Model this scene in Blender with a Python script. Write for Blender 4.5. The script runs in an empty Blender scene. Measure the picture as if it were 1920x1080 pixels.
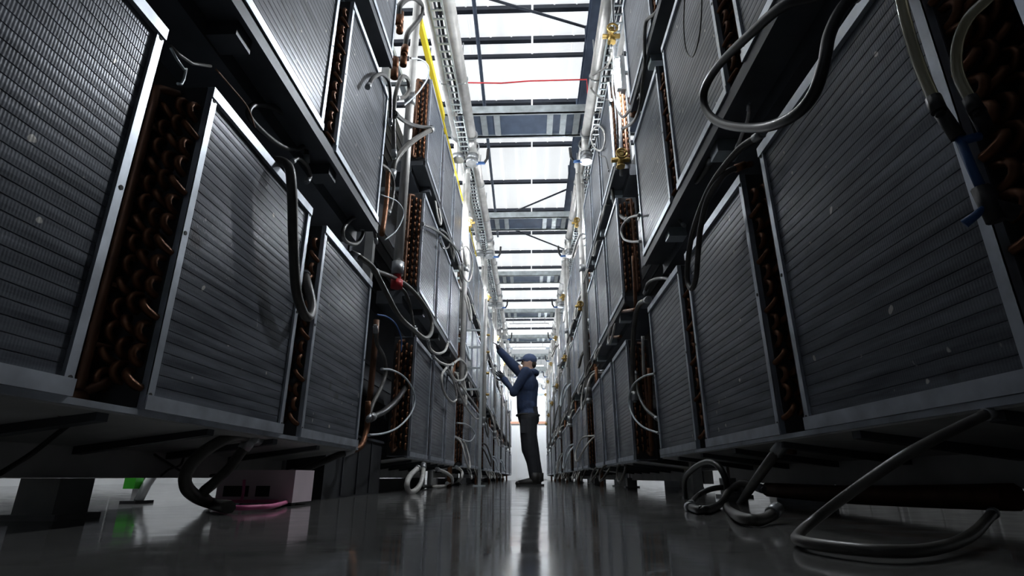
import bpy, bmesh, math, random
from mathutils import Vector, Matrix
random.seed(7)
scene = bpy.context.scene
C = scene.collection

# ------------------------------------------------------------------ camera
HC = 0.105                                     # the camera lies almost on the floor
F_PX, PITCH, YAW = 1020.0, math.radians(19.24), math.radians(-1.85)
cam_d = bpy.data.cameras.new('camera'); cam = bpy.data.objects.new('camera', cam_d); C.objects.link(cam)
cam_d.sensor_width = 36.0; cam_d.lens = 36.0 * F_PX / 1920.0
cam_d.clip_start = 0.02; cam_d.clip_end = 200
cam.location = (0, 0, HC)
cam.rotation_euler = (math.pi / 2 + PITCH, 0, -YAW)
scene.camera = cam
# ------------------------------------------------------------------ world, exposure
w = bpy.data.worlds.new('world'); scene.world = w; w.use_nodes = True
w.node_tree.nodes['Background'].inputs[0].default_value = (.75, .86, 1, 1)
w.node_tree.nodes['Background'].inputs[1].default_value = 0.6
scene.view_settings.view_transform = 'Standard'
scene.view_settings.look = 'None'
scene.view_settings.gamma = 1.0
scene.view_settings.use_curve_mapping = False
scene.view_settings.exposure = 0.0
ROOF_GLOW = 0.74          # daylight coming through the translucent roof sheets
TUBE_GLOW = 1900.0          # LED tubes in the gaps of the banks

# ------------------------------------------------------------------ helpers
_F = Vector((math.sin(YAW) * math.cos(PITCH), math.cos(YAW) * math.cos(PITCH), math.sin(PITCH)))
_R = Vector((math.cos(YAW), -math.sin(YAW), 0)); _U = _R.cross(_F)
def at(px, py, X=None, Y=None, Z=None):
    """point of the place seen at a photo pixel, on the plane X, Y or Z (world z)"""
    d = _F * F_PX + _R * (px - 960) - _U * (py - 540)
    if X is not None: t = X / d.x
    elif Y is not None: t = Y / d.y
    else: t = (Z - HC) / d.z
    return Vector((0, 0, HC)) + d * t

class MB:
    def __init__(s): s.v = []; s.f = []; s.m = []; s.sm = []
    def face(s, idx, mat=0, smooth=False): s.f.append(idx); s.m.append(mat); s.sm.append(smooth)
    def box(s, x0, x1, y0, y1, z0, z1, mat=0):
        if x0 > x1: x0, x1 = x1, x0
        if y0 > y1: y0, y1 = y1, y0
        if z0 > z1: z0, z1 = z1, z0
        b = len(s.v)
        s.v += [(x0,y0,z0),(x1,y0,z0),(x1,y1,z0),(x0,y1,z0),(x0,y0,z1),(x1,y0,z1),(x1,y1,z1),(x0,y1,z1)]
        for q in ((0,3,2,1),(4,5,6,7),(0,1,5,4),(1,2,6,5),(2,3,7,6),(3,0,4,7)): s.face([b+i for i in q], mat)
        return s
    def hexa(s, pts, mat=0):          # 8 points, bottom ring then top ring
        b = len(s.v); s.v += [tuple(p) for p in pts]
        for q in ((0,3,2,1),(4,5,6,7),(0,1,5,4),(1,2,6,5),(2,3,7,6),(3,0,4,7)): s.face([b+i for i in q], mat)
        return s
    def bar(s, p0, p1, wd, ht, mat=0):
        p0, p1 = Vector(p0), Vector(p1); d = (p1-p0).normalized()
        a = d.cross(Vector((0,0,1))); a = a.normalized() if a.length > 1e-4 else Vector((1,0,0)); u = a.cross(d).normalized()
        r = [(-1,-1),(1,-1),(1,1),(-1,1)]
        s.hexa([p0+a*wd/2*i+u*ht/2*j for i,j in r]+[p1+a*wd/2*i+u*ht/2*j for i,j in r], mat); return s
    def tube(s, pts, r, n=8, mat=0, caps=True):
        pts = [Vector(p) for p in pts]; N = len(pts)
        rs = r if isinstance(r, (list, tuple)) else [r]*N
        t = [(pts[min(i+1,N-1)]-pts[max(i-1,0)]).normalized() for i in range(N)]
        a = t[0].cross(Vector((0,0,1)))
        if a.length < 1e-3: a = t[0].cross(Vector((1,0,0)))
        a.normalize(); b0 = len(s.v)
        for i in range(N):
            a = (a - t[i]*a.dot(t[i])); a.normalize(); c = t[i].cross(a)
            for k in range(n):
                th = 2*math.pi*k/n
                s.v.append(tuple(pts[i]+(a*math.cos(th)+c*math.sin(th))*rs[i]))
        for i in range(N-1):
            for k in range(n):
                k2 = (k+1)%n
                s.face([b0+i*n+k, b0+i*n+k2, b0+(i+1)*n+k2, b0+(i+1)*n+k], mat, True)
        if caps:
            s.face([b0+k for k in range(n)][::-1], mat); s.face([b0+(N-1)*n+k for k in range(n)], mat)
        return s
    def cyl(s, p0, p1, r, n=12, mat=0): return s.tube([p0, p1], r, n, mat)
    def ring(s, c, nrm, R, r, n=20, k=6, mat=0):
        nrm = Vector(nrm).normalized(); a = nrm.cross(Vector((0,0,1)))
        if a.length < 1e-3: a = Vector((1,0,0))
        a.normalize(); b = nrm.cross(a); c = Vector(c)
        return s.tube([c+(a*math.cos(2*math.pi*i/n)+b*math.sin(2*math.pi*i/n))*R for i in range(n+1)], r, k, mat)
    def ball(s, c, r, seg=10, rings=6, mat=0):
        rx, ry, rz = r if isinstance(r, (tuple, list)) else (r, r, r); b = len(s.v)
        s.v.append((c[0], c[1], c[2]-rz))
        for i in range(1, rings):
            p = -math.pi/2+math.pi*i/rings
            for k in range(seg):
                q = 2*math.pi*k/seg
                s.v.append((c[0]+rx*math.cos(p)*math.cos(q), c[1]+ry*math.cos(p)*math.sin(q), c[2]+rz*math.sin(p)))
        s.v.append((c[0], c[1], c[2]+rz)); top = len(s.v)-1
        for k in range(seg):
            s.face([b, b+1+(k+1)%seg, b+1+k], mat, True)
            s.face([top, top-seg+k, top-seg+(k+1)%seg], mat, True)
        for i in range(rings-2):
            for k in range(seg):
                s.face([b+1+i*seg+k, b+1+i*seg+(k+1)%seg, b+1+(i+1)*seg+(k+1)%seg, b+1+(i+1)*seg+k], mat, True)
        return s
    def mesh(s, name, mats):
        me = bpy.data.meshes.new(name); me.from_pydata(s.v, [], s.f)
        for m in (mats if isinstance(mats, (list, tuple)) else [mats]): me.materials.append(m)
        me.polygons.foreach_set('material_index', s.m); me.polygons.foreach_set('use_smooth', s.sm)
        me.update(); return me
    def build(s, name, mats, parent=None, loc=None):
        return link(name, s.mesh(name, mats), parent, loc)
def link(name, me, parent=None, loc=None):
    o = bpy.data.objects.new(name, me); C.objects.link(o)
    if parent is not None: o.parent = parent
    if loc is not None: o.location = loc
    return o
def tag(o, label, cat, group=None):
    o['label'] = label; o['category'] = cat
    if group: o['group'] = group
    return o
def empty(name, loc=(0,0,0)):
    o = bpy.data.objects.new(name, None); C.objects.link(o); o.location = loc; o.empty_display_size = .1
    return o
def struct(o): o['kind'] = 'structure'; return o
def spline(pts, n=6):
    P = [Vector(p) for p in pts]; P = [P[0]*2-P[1]] + P + [P[-1]*2-P[-2]]; out = []
    for i in range(1, len(P)-2):
        a, b, c, d = P[i-1], P[i], P[i+1], P[i+2]
        for k in range(n):
            t = k/n
            out.append(.5*((2*b)+(c-a)*t+(2*a-5*b+4*c-d)*t*t+(3*b-a-3*c+d)*t**3))
    out.append(P[-2]); return out
ORD = ['first','second','third','fourth','fifth','sixth','seventh','eighth','ninth','tenth','eleventh','twelfth','thirteenth','fourteenth','fifteenth','sixteenth','seventeenth','eighteenth','nineteenth']

# ------------------------------------------------------------------ materials
def mat(name, col, rough=.5, metal=0.0, spec=.5, var=0.0, vscale=6.0, bump=0.0, bscale=40.0, emit=None, trans=0.0, alpha=None):
    m = bpy.data.materials.new(name); m.use_nodes = True; nt = m.node_tree; b = nt.nodes['Principled BSDF']
    b.inputs['Base Color'].default_value = (*col, 1); b.inputs['Roughness'].default_value = rough
    b.inputs['Metallic'].default_value = metal; b.inputs['Specular IOR Level'].default_value = spec
    if trans: b.inputs['Transmission Weight'].default_value = trans
    if emit: b.inputs['Emission Color'].default_value = (*emit[0], 1); b.inputs['Emission Strength'].default_value = emit[1]
    tc = nt.nodes.new('ShaderNodeTexCoord')
    if var:
        n = nt.nodes.new('ShaderNodeTexNoise'); n.inputs['Scale'].default_value = vscale; n.inputs['Detail'].default_value = 5
        nt.links.new(tc.outputs['Object'], n.inputs['Vector'])
        r = nt.nodes.new('ShaderNodeMapRange'); r.inputs[1].default_value = .3; r.inputs[2].default_value = .7
        r.inputs[3].default_value = 1-var; r.inputs[4].default_value = 1+var
        nt.links.new(n.outputs['Fac'], r.inputs[0])
        v = nt.nodes.new('ShaderNodeVectorMath'); v.operation = 'SCALE'; v.inputs[0].default_value = col
        nt.links.new(r.outputs[0], v.inputs['Scale']); nt.links.new(v.outputs[0], b.inputs['Base Color'])
    if bump:
        n2 = nt.nodes.new('ShaderNodeTexNoise'); n2.inputs['Scale'].default_value = bscale; n2.inputs['Detail'].default_value = 3
        nt.links.new(tc.outputs['Object'], n2.inputs['Vector'])
        bp = nt.nodes.new('ShaderNodeBump'); bp.inputs['Strength'].default_value = bump; bp.inputs['Distance'].default_value = .01
        nt.links.new(n2.outputs['Fac'], bp.inputs['Height']); nt.links.new(bp.outputs[0], b.inputs['Normal'])
    return m

def fin_material():
    m = bpy.data.materials.new('aluminium_fins'); m.use_nodes = True; nt = m.node_tree; L = nt.links.new
    b = nt.nodes['Principled BSDF']; tc = nt.nodes.new('ShaderNodeTexCoord'); oi = nt.nodes.new('ShaderNodeObjectInfo')
    off = nt.nodes.new('ShaderNodeVectorMath'); off.operation = 'SCALE'; off.inputs[0].default_value = (0, 7, 13)
    L(oi.outputs['Random'], off.inputs['Scale'])
    add = nt.nodes.new('ShaderNodeVectorMath'); L(tc.outputs['Object'], add.inputs[0]); L(off.outputs[0], add.inputs[1])
    # slow tone changes, streaked along the tubes
    mp = nt.nodes.new('ShaderNodeMapping'); mp.inputs['Scale'].default_value = (1, .9, 12); L(add.outputs[0], mp.inputs['Vector'])
    n1 = nt.nodes.new('ShaderNodeTexNoise'); n1.inputs['Scale'].default_value = 3.0; n1.inputs['Detail'].default_value = 6; L(mp.outputs[0], n1.inputs['Vector'])
    r1 = nt.nodes.new('ShaderNodeValToRGB'); e = r1.color_ramp.elements
    e[0].position = .36; e[0].color = (.072,.079,.093,1); e[1].position = .66; e[1].color = (.185,.198,.225,1)
    L(n1.outputs['Fac'], r1.inputs[0])
    # crushed-fin patches (dark) and plaster-like specks (pale)
    n2 = nt.nodes.new('ShaderNodeTexNoise'); n2.inputs['Scale'].default_value = 7; n2.inputs['Detail'].default_value = 2; L(add.outputs[0], n2.inputs['Vector'])
    r2 = nt.nodes.new('ShaderNodeMapRange'); r2.inputs[1].default_value = .66; r2.inputs[2].default_value = .74; L(n2.outputs['Fac'], r2.inputs[0])
    mx = nt.nodes.new('ShaderNodeMix'); mx.data_type = 'RGBA'; L(r2.outputs[0], mx.inputs[0]); L(r1.outputs[0], mx.inputs[6]); mx.inputs[7].default_value = (.08,.08,.085,1)
    n3 = nt.nodes.new('ShaderNodeTexNoise'); n3.inputs['Scale'].default_value = 24; n3.inputs['Detail'].default_value = 1; L(add.outputs[0], n3.inputs['Vector'])
    r3 = nt.nodes.new('ShaderNodeMapRange'); r3.inputs[1].default_value = .745; r3.inputs[2].default_value = .77; L(n3.outputs['Fac'], r3.inputs[0])
    mx2 = nt.nodes.new('ShaderNodeMix'); mx2.data_type = 'RGBA'; L(r3.outputs[0], mx2.inputs[0]); L(mx.outputs[2], mx2.inputs[6]); mx2.inputs[7].default_value = (.62,.6,.56,1)
    L(mx2.outputs[2], b.inputs['Base Color'])
    b.inputs['Metallic'].default_value = .22; b.inputs['Roughness'].default_value = .30; b.inputs['Specular IOR Level'].default_value = .2
    # thin upright fins
    wv = nt.nodes.new('ShaderNodeTexWave'); wv.bands_direction = 'Y'; wv.inputs['Scale'].default_value = 45; wv.inputs['Distortion'].default_value = .6
    L(tc.outputs['Object'], wv.inputs['Vector'])
    ad = nt.nodes.new('ShaderNodeMath'); ad.operation = 'MULTIPLY_ADD'; L(n1.outputs['Fac'], ad.inputs[0]); ad.inputs[1].default_value = .8; L(wv.outputs['Fac'], ad.inputs[2])
    bp = nt.nodes.new('ShaderNodeBump'); bp.inputs['Strength'].default_value = .09; bp.inputs['Distance'].default_value = .003
    L(ad.outputs[0], bp.inputs['Height']); L(bp.outputs[0], b.inputs['Normal'])
    return m

def floor_material():
    m = bpy.data.materials.new('polished_concrete'); m.use_nodes = True; nt = m.node_tree; L = nt.links.new
    b = nt.nodes['Principled BSDF']; tc = nt.nodes.new('ShaderNodeTexCoord')
    n = nt.nodes.new('ShaderNodeTexNoise'); n.inputs['Scale'].default_value = 2.2; n.inputs['Detail'].default_value = 8; n.inputs['Roughness'].default_value = .65
    L(tc.outputs['Object'], n.inputs['Vector'])
    r = nt.nodes.new('ShaderNodeValToRGB'); e = r.color_ramp.elements
    e[0].position = .3; e[0].color = (.10,.099,.097,1); e[1].position = .72; e[1].color = (.18,.177,.172,1); L(n.outputs['Fac'], r.inputs[0])
    L(r.outputs[0], b.inputs['Base Color'])
    n2 = nt.nodes.new('ShaderNodeTexNoise'); n2.inputs['Scale'].default_value = 9; n2.inputs['Detail'].default_value = 6; L(tc.outputs['Object'], n2.inputs['Vector'])
    q = nt.nodes.new('ShaderNodeMapRange'); q.inputs[1].default_value = .3; q.inputs[2].default_value = .75; q.inputs[3].default_value = .05; q.inputs[4].default_value = .15
    L(n2.outputs['Fac'], q.inputs[0]); L(q.outputs[0], b.inputs['Roughness'])
    bp = nt.nodes.new('ShaderNodeBump'); bp.inputs['Strength'].default_value = .06; bp.inputs['Distance'].default_value = .004
    n4 = nt.nodes.new('ShaderNodeTexNoise'); n4.inputs['Scale'].default_value = 14; L(tc.outputs['Object'], n4.inputs['Vector'])
    L(n4.outputs['Fac'], bp.inputs['Height']); L(bp.outputs[0], b.inputs['Normal'])
    b.inputs['Specular IOR Level'].default_value = .55
    return m

M = {}
M['fins'] = fin_material(); M['floor'] = floor_material()
M['flange'] = mat('bare_aluminium_flange', (.62,.66,.72), .38, .75, var=.25, vscale=9)
M['hole'] = mat('dark_bolt_hole', (.02,.02,.02), .7)
M['sheet_plate'] = mat('dark_tube_sheet', (.035,.035,.037), .6, .3, var=.3, vscale=12)
M['copper'] = mat('oxidised_copper', (.17,.072,.034), .45, .7, var=.35, vscale=30)
M['copper_dark'] = mat('brown_copper_pipe', (.12,.055,.03), .5, .5, var=.35, vscale=14)
M['galv'] = mat('galvanised_steel', (.50,.545,.56), .42, .7, var=.25, vscale=7)
M['deck'] = mat('dark_painted_steel', (.075,.08,.09), .5, .3, var=.3, vscale=5)
M['pan'] = mat('grey_drip_pan_metal', (.50,.50,.49), .55, .3, var=.2, vscale=5)
M['cab'] = mat('black_cabinet_paint', (.035,.036,.04), .55, .1, var=.3, vscale=4)
M['post'] = mat('grey_painted_post', (.26,.26,.255), .55, .2, var=.25, vscale=6)
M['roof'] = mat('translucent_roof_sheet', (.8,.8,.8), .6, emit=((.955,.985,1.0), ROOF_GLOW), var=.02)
M['roof_steel'] = mat('white_roof_steel', (.40,.41,.42), .6, var=.05)
M['purlin'] = mat('dark_blue_purlin', (.035,.042,.06), .5, .2, var=.2)
M['rafter'] = mat('blue_grey_rafter', (.075,.10,.15), .5, .2, var=.2)
M['wallp'] = mat('white_wall_panel', (.80,.81,.82), .6, var=.04, vscale=2)
M['pipe'] = mat('pale_grey_steel_pipe', (.66,.64,.61), .4, .4, var=.2, vscale=8)
M['hose'] = mat('grey_rubber_hose', (.085,.080,.072), .38, var=.25, vscale=25)
M['hose_light'] = mat('light_grey_hose', (.56,.54,.51), .36, var=.2, vscale=25)
M['hose_black'] = mat('black_rubber_hose', (.024,.023,.022), .36, var=.3, vscale=20)
M['white_tube'] = mat('white_plastic_tube', (.62,.68,.72), .35)
M['clear'] = mat('clear_yellowed_tube', (.50,.47,.33), .15, trans=.35, var=.1)
M['fitting'] = mat('black_plastic_fitting', (.02,.02,.022), .45)
M['steel'] = mat('zinc_fitting', (.42,.43,.44), .35, .8, var=.2, vscale=20)
M['brass'] = mat('brass_valve', (.46,.31,.10), .38, .8, var=.2, vscale=20)
M['blue'] = mat('blue_plastic_handle', (.03,.10,.28), .45)
M['red'] = mat('red_plastic_cap', (.55,.03,.035), .45)
M['yellow'] = mat('yellow_duct', (.90,.68,.03), .5, var=.1)
M['wire'] = mat('thin_dark_cable', (.03,.032,.045), .5)
M['redwire'] = mat('red_string', (.80,.05,.06), .5)
M['lamp'] = mat('led_tube', (.9,.9,.9), .5, emit=((.90,.95,1.0), TUBE_GLOW))
M['lamp_fill_soft'] = mat('led_fill_bar', (.9,.9,.9), .5, emit=((.88,.94,1.0), 420.0))
M['lamp_fill'] = mat('led_fill_tube', (.9,.9,.9), .5, emit=((.90,.95,1.0), 800.0))
M['lamp_fill_tray'] = mat('led_fill_tray_bar', (.9,.9,.9), .5, emit=((.86,.93,1.0), 6.0))
M['lamp_fill_far'] = mat('led_fill_far_tube', (.9,.9,.9), .5, emit=((.88,.94,1.0), 650.0))
M['lamp_body'] = mat('white_lamp_housing', (.8,.8,.8), .5)
M['pink_lit'] = mat('pale_box_pink_lit', (.80,.66,.71), .5, var=.1)  # pink light on the pale box is put into this colour
M['pink'] = mat('pink_cable', (.75,.16,.36), .5)
M['green'] = mat('green_plastic', (.06,.55,.03), .45)
M['navy'] = mat('navy_knit', (.020,.036,.085), .85, var=.25, vscale=12, bump=.4, bscale=60)
M['trouser'] = mat('black_work_trousers', (.016,.017,.022), .8, var=.3, vscale=10, bump=.3, bscale=25)
M['skin'] = mat('skin', (.52,.33,.25), .55, var=.06)
M['cap'] = mat('blue_cap_cloth', (.05,.075,.15), .8, var=.15, vscale=20)
M['glove'] = mat('dark_work_glove', (.02,.022,.03), .75, var=.2)
M['boot'] = mat('black_boot_leather', (.018,.016,.015), .5, var=.2)
M['hair'] = mat('dark_hair', (.03,.022,.016), .7)
M['orange'] = mat('orange_brown_band', (.55,.30,.20), .6)

# ================================================================== THE HALL
XW, Y0, Y1, ZR = 7.0, -1.6, 29.0, 6.6 + HC
fl = struct(MB().box(-XW, XW, Y0, Y1, -.15, 0).build('floor', M['floor']))
struct(MB().box(-XW-.2, -XW, Y0, Y1, -.15, ZR).build('wall_left', M['wallp']))
struct(MB().box(XW, XW+.2, Y0, Y1, -.15, ZR).build('wall_right', M['wallp']))
wb = struct(MB().box(-XW-.2, XW+.2, Y1, Y1+.2, -.15, ZR).build('wall_back', M['wallp']))
struct(MB().box(-XW-.2, XW+.2, Y0-.2, Y0, -.15, ZR).build('wall_light_stop', M['deck']))  # unseen dark wall set close behind the camera to cut stray light
for z in (2.75, 4.2, 5.6): MB().box(-XW, XW, Y1-.05, Y1, z, z+.12).build('wall_rail', M['orange'] if z < 3 else M['galv'], wb)
dr = struct(MB().box(-.75, .95, Y1-.06, Y1-.005, 0, 2.6).build('door_1', M['lamp_body']))
for x in (-.7, .1): MB().box(x+.03, x+.75, Y1-.085, Y1-.055, .05, 2.5).build('door_leaf', M['wallp'], dr)
MB().box(.04, .07, Y1-.12, Y1-.08, 1.0, 1.2).build('door_handle', M['steel'], dr)

# roof: sheets laid on purlins; the bay above the camera is plain steel, the others let the daylight through
PUR = [.4, 1.9, 3.4, 4.9, 6.34, 6.95, 8.5, 9.87, 11.4, 12.85, 14.27, 15.65, 17.0, 18.1, 19.2, 20.6, 22.0, 23.4, 24.9, 26.3, 27.7]
ceil = struct(MB().box(-XW-.2, XW+.2, Y0-.2, Y1+.2, ZR+.16, ZR+.22).build('ceiling', M['roof_steel']))
ys = [Y0] + PUR + [Y1]
xs = [-7, -5.9, -2.9, .1, 3.1, 6.1, 7]
_sheets = {}
for j in range(len(ys)-1):
    lit = ys[j] >= 4.5
    for i in range(len(xs)-1):
        wide = (xs[i] < -2.8 or xs[i] > 3) and ys[j] > 1           # the side bays of the hall are all daylight sheets
        k = (round(ys[j+1]-ys[j], 3), round(xs[i+1]-xs[i], 3), lit or wide)
        if k not in _sheets:
            mb = MB(); mb.box(.004, k[1]-.004, .004, k[0]-.004, 0, .03)
            n = max(2, int(k[1]/.33))
            for q in range(1, n): mb.box(q*k[1]/n-.012, q*k[1]/n+.012, .004, k[0]-.004, -.012, .001)   # shallow ribs
            _sheets[k] = mb.mesh('roof_sheet', M['roof'] if k[2] else M['roof_steel'])
        link('roof_sheet', _sheets[k], ceil, (xs[i], ys[j], ZR+.1))
pme = MB().box(-XW, XW, -.03, .03, -.08, 0).box(-XW, XW, -.042, .042, -.08, -.07).mesh('purlin', M['purlin'])
for n, y in enumerate([v for v in PUR if v > 6]):
    p = link('roof_purlin', pme, None, (0, y, ZR+.1))
    tag(p, f'dark steel roof purlin across the hall, {ORD[n]} of those in view from the top', 'beam', 'roof purlins')
p = MB().box(-XW, XW, 7.21, 7.26, ZR-.04, ZR+.02).build('roof_tie', M['purlin'])
tag(p, 'thin dark tie bar crossing just beyond the second visible purlin', 'beam')
# white batten along the middle of the roof, given the roof glow to stay bright
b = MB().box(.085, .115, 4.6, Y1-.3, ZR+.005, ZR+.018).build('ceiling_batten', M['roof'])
tag(b, 'thin white strip given the roof glow, running along the middle of the roof', 'batten')
# blue steel rafter along the right side of the roof opening
rf = empty('roof_rafter', (.98, 4.2, ZR-.46))
MB().box(-.015, .015, 0, 8.4, -.11, .11).build('web', M['rafter'], rf)
for z in (-.12, .11): MB().box(-.09, .09, 0, 8.4, z, z+.012).build('flange', M['rafter'], rf)
for y in (2.3, 4.0, 6.2): MB().box(-.09, .09, y, y+.02, -.11, .33).build('cleat', M['rafter'], rf)
tag(rf, 'blue-grey steel rafter running along the right edge of the roof opening', 'beam')
c = MB().tube([(-.72, 4.2, ZR-.18), (-.75, 7, ZR-.17), (-.80, 10, ZR-.17), (-.85, 14, ZR-.17)], .03, 8).build('roof_conduit', M['rafter'])
tag(c, 'dark conduit running lengthwise under the roof on the left', 'conduit')
def brace(a, bb, lab, r=.022):
    o = MB().tube([at(*a, Z=ZR-.15), at(*bb, Z=ZR-.15)], r, 6).build('brace_rod', M['purlin']); tag(o, lab, 'rod')
brace((905,-6), (1135,62), 'black diagonal brace rod at the top of the view')
brace((945,405), (1070,352), 'black diagonal brace rod rising to the right above the second tray')
brace((958,428), (1065,470), 'black diagonal brace rod falling to the right beyond the second tray')
o = MB().tube([at(872,155,Z=5.75), at(940,156,Z=5.72), at(990,152,Z=5.73), at(1100,149,Z=5.76), at(1102,175,Z=5.4)], .012, 5).build('red_cable', M['redwire'])
tag(o, 'thin red cable stretched across the aisle under the roof', 'cable')

# ================================================================== COILS
XL, XR = -.90, .77
W, H, D = .75, .905, .17
NROW = 30
TIERZ = {-1: [.155+HC, 1.45+HC, 2.67+HC], 1: [.13+HC, 1.40+HC, 2.63+HC]}
PER = 3.42
def starts(side):
    B = [[-.70, .30, 1.26, 2.17]] if side < 0 else [[-.06, .84, 1.75, 2.64]]
    for k in range(7):
        s0 = (4.20 if side < 0 else 4.25) + PER*k
        B.append([s0, s0+.88, s0+1.76])
    return B
def coil_meshes(side):
    s = 1 if side > 0 else -1            # depth direction: away from the aisle
    d = {}
    m = MB(); y0, y1 = .026, W-.026; z0, z1 = .026, H-.03
    rows = []; st = (z1-z0)/NROW
    for i in range(NROW):
        z = z0+i*st
        rows += [(z, .0098), (z+.0014, .0098), (z+.0022, .0085), (z+st*.5, .0082), (z+st-.0008, .0085)]
    rows.append((z1, .0104))
    for z, dp in rows: m.v += [(s*dp, y0, z), (s*dp, y1, z)]
    for i in range(len(rows)-1): m.face([2*i, 2*i+1, 2*i+3, 2*i+2])
    m.box(s*.0125, s*D*.94, y0, y1, z0, z1)
    d['fin_core'] = m.mesh('fin_core', M['fins'])
    def flange(y):
        m = MB(); m.box(0, s*.014, y, y+.028, 0, H)
        m.box(0, s*D, y if y < .1 else y+.024, (y if y < .1 else y+.024)+.004, 0, H)
        for z in (.03, H-.035, H*.5):
            m.cyl((-s*.0012, y+.014, z), (s*.001, y+.014, z), .006, 8, 1)
        return m.mesh('side_flange', [M['flange'], M['hole']])
    d['side_flange_a'] = flange(0); d['side_flange_b'] = flange(W-.028)
    d['top_rail'] = MB().box(-s*.004, s*.018, .001, W-.001, H-.030, H+.003).box(0, s*D, .001, W-.001, H-.001, H+.003).mesh('top_rail', M['flange'])
    d['bottom_rail'] = MB().box(-s*.004, s*.018, .001, W-.001, -.004, .030).box(0, s*D, .001, W-.001, -.004, -.0005).mesh('bottom_rail', M['flange'])
    d['tube_sheet'] = MB().box(s*.016, s*D, -.003, .0, .0, H).mesh('tube_sheet', M['sheet_plate'])
    def arc(c, dz, dx, out, n, k, mb, mt=0):
        P = []
        for i in range(n+1):
            t = math.pi*i/n
            P.append((c[0]+s*dx*.5*math.cos(t), c[1]-out*math.sin(t)-.002, c[2]+dz*.5*math.cos(t)))
        mb.tube(P, .0095, k, mt, False)
    d['bend_v'] = (lambda mb: (arc((0,0,0), .044, .0, .034, 6, 6, mb), mb.mesh('return_bend', M['copper']))[1])(MB())
    d['bend_x'] = (lambda mb: (arc((0,0,0), .040, .030, .034, 6, 6, mb), mb.mesh('return_bend', M['copper']))[1])(MB())
    m = MB(); spots = []
    for c_ in range(4):
        x = .030+.036*c_; n = 14
        for r_ in range(n):
            z = .05+r_*(H-.1)/n+(.016 if c_ % 2 else 0)+.015
            spots.append((s*x, 0, z, 'bend_x' if (c_+r_) % 3 == 0 else 'bend_v'))
            arc((s*x, 0, z), .044, 0, .034, 4, 4, m)
    d['spots'] = spots
    d['return_bends'] = m.mesh('return_bend_bank', M['copper'])
    m = MB(); x = s*.115; y = -.062
    m.tube(spline([(s*.09,-.01,.06), (x,y+.01,.03), (x,y,.08), (x,y,H*.5), (x,y,H-.10), (x,y+.004,H-.05), (s*.09,-.01,H-.03)], 4), .0125, 8)
    for i in range(5): m.cyl((x, y, .14+i*.15), (s*.10, -.003, .14+i*.15), .006, 6)
    d['copper_header'] = m.mesh('copper_header', M['copper_dark'])
    return d
CM = {-1: coil_meshes(-1), 1: coil_meshes(1)}
TN = ['bottom-tier', 'middle-tier', 'top-tier']; SN = {-1: 'left', 1: 'right'}
def coil(side, bi, ci, t, y, n_in):
    dm = CM[side]; X = XL if side < 0 else XR
    o = empty('heat_exchanger_coil', (X, y, TIERZ[side][t]))
    if bi == 0:
        w_ = ['behind the camera', 'nearest in view', 'second nearest', 'third nearest'][ci]
        lab = f'{TN[t]} dark finned coil panel in the {SN[side]} bank, {w_}, before the first gap'
    else:
        w_ = ['near', 'middle', 'far'][ci]
        lab = f'{TN[t]} finned coil panel, {SN[side]} bank, {w_} one of three after {ORD[bi-1]} gap'
    tag(o, lab, 'heat exchanger', f'{SN[side]} bank coil panels')
    for k in ('fin_core', 'side_flange_a', 'side_flange_b', 'top_rail', 'bottom_rail', 'copper_header', 'tube_sheet'):
        if bi > 3 and k == 'copper_header': continue
        ts = link(k.replace('_a', '').replace('_b', '') if k.startswith('side') else k, dm[k], o)
    if bi == 0 and ci >= 2 or (bi == 0 and ci == 1 and side > 0):
        for (x, yy, z, kind) in dm['spots']: link('return_bend', dm[kind], ts, (x, yy, z))
    elif bi <= 4:
        link('return_bend_bank', dm['return_bends'], o)['kind'] = 'stuff'
    return o
BL = {s: starts(s) for s in (-1, 1)}
for s in (-1, 1):
    for bi, blk in enumerate(BL[s]):
        for ci, y in enumerate(blk):
            for t in range(3): coil(s, bi, ci, t, y, len(blk))

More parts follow.
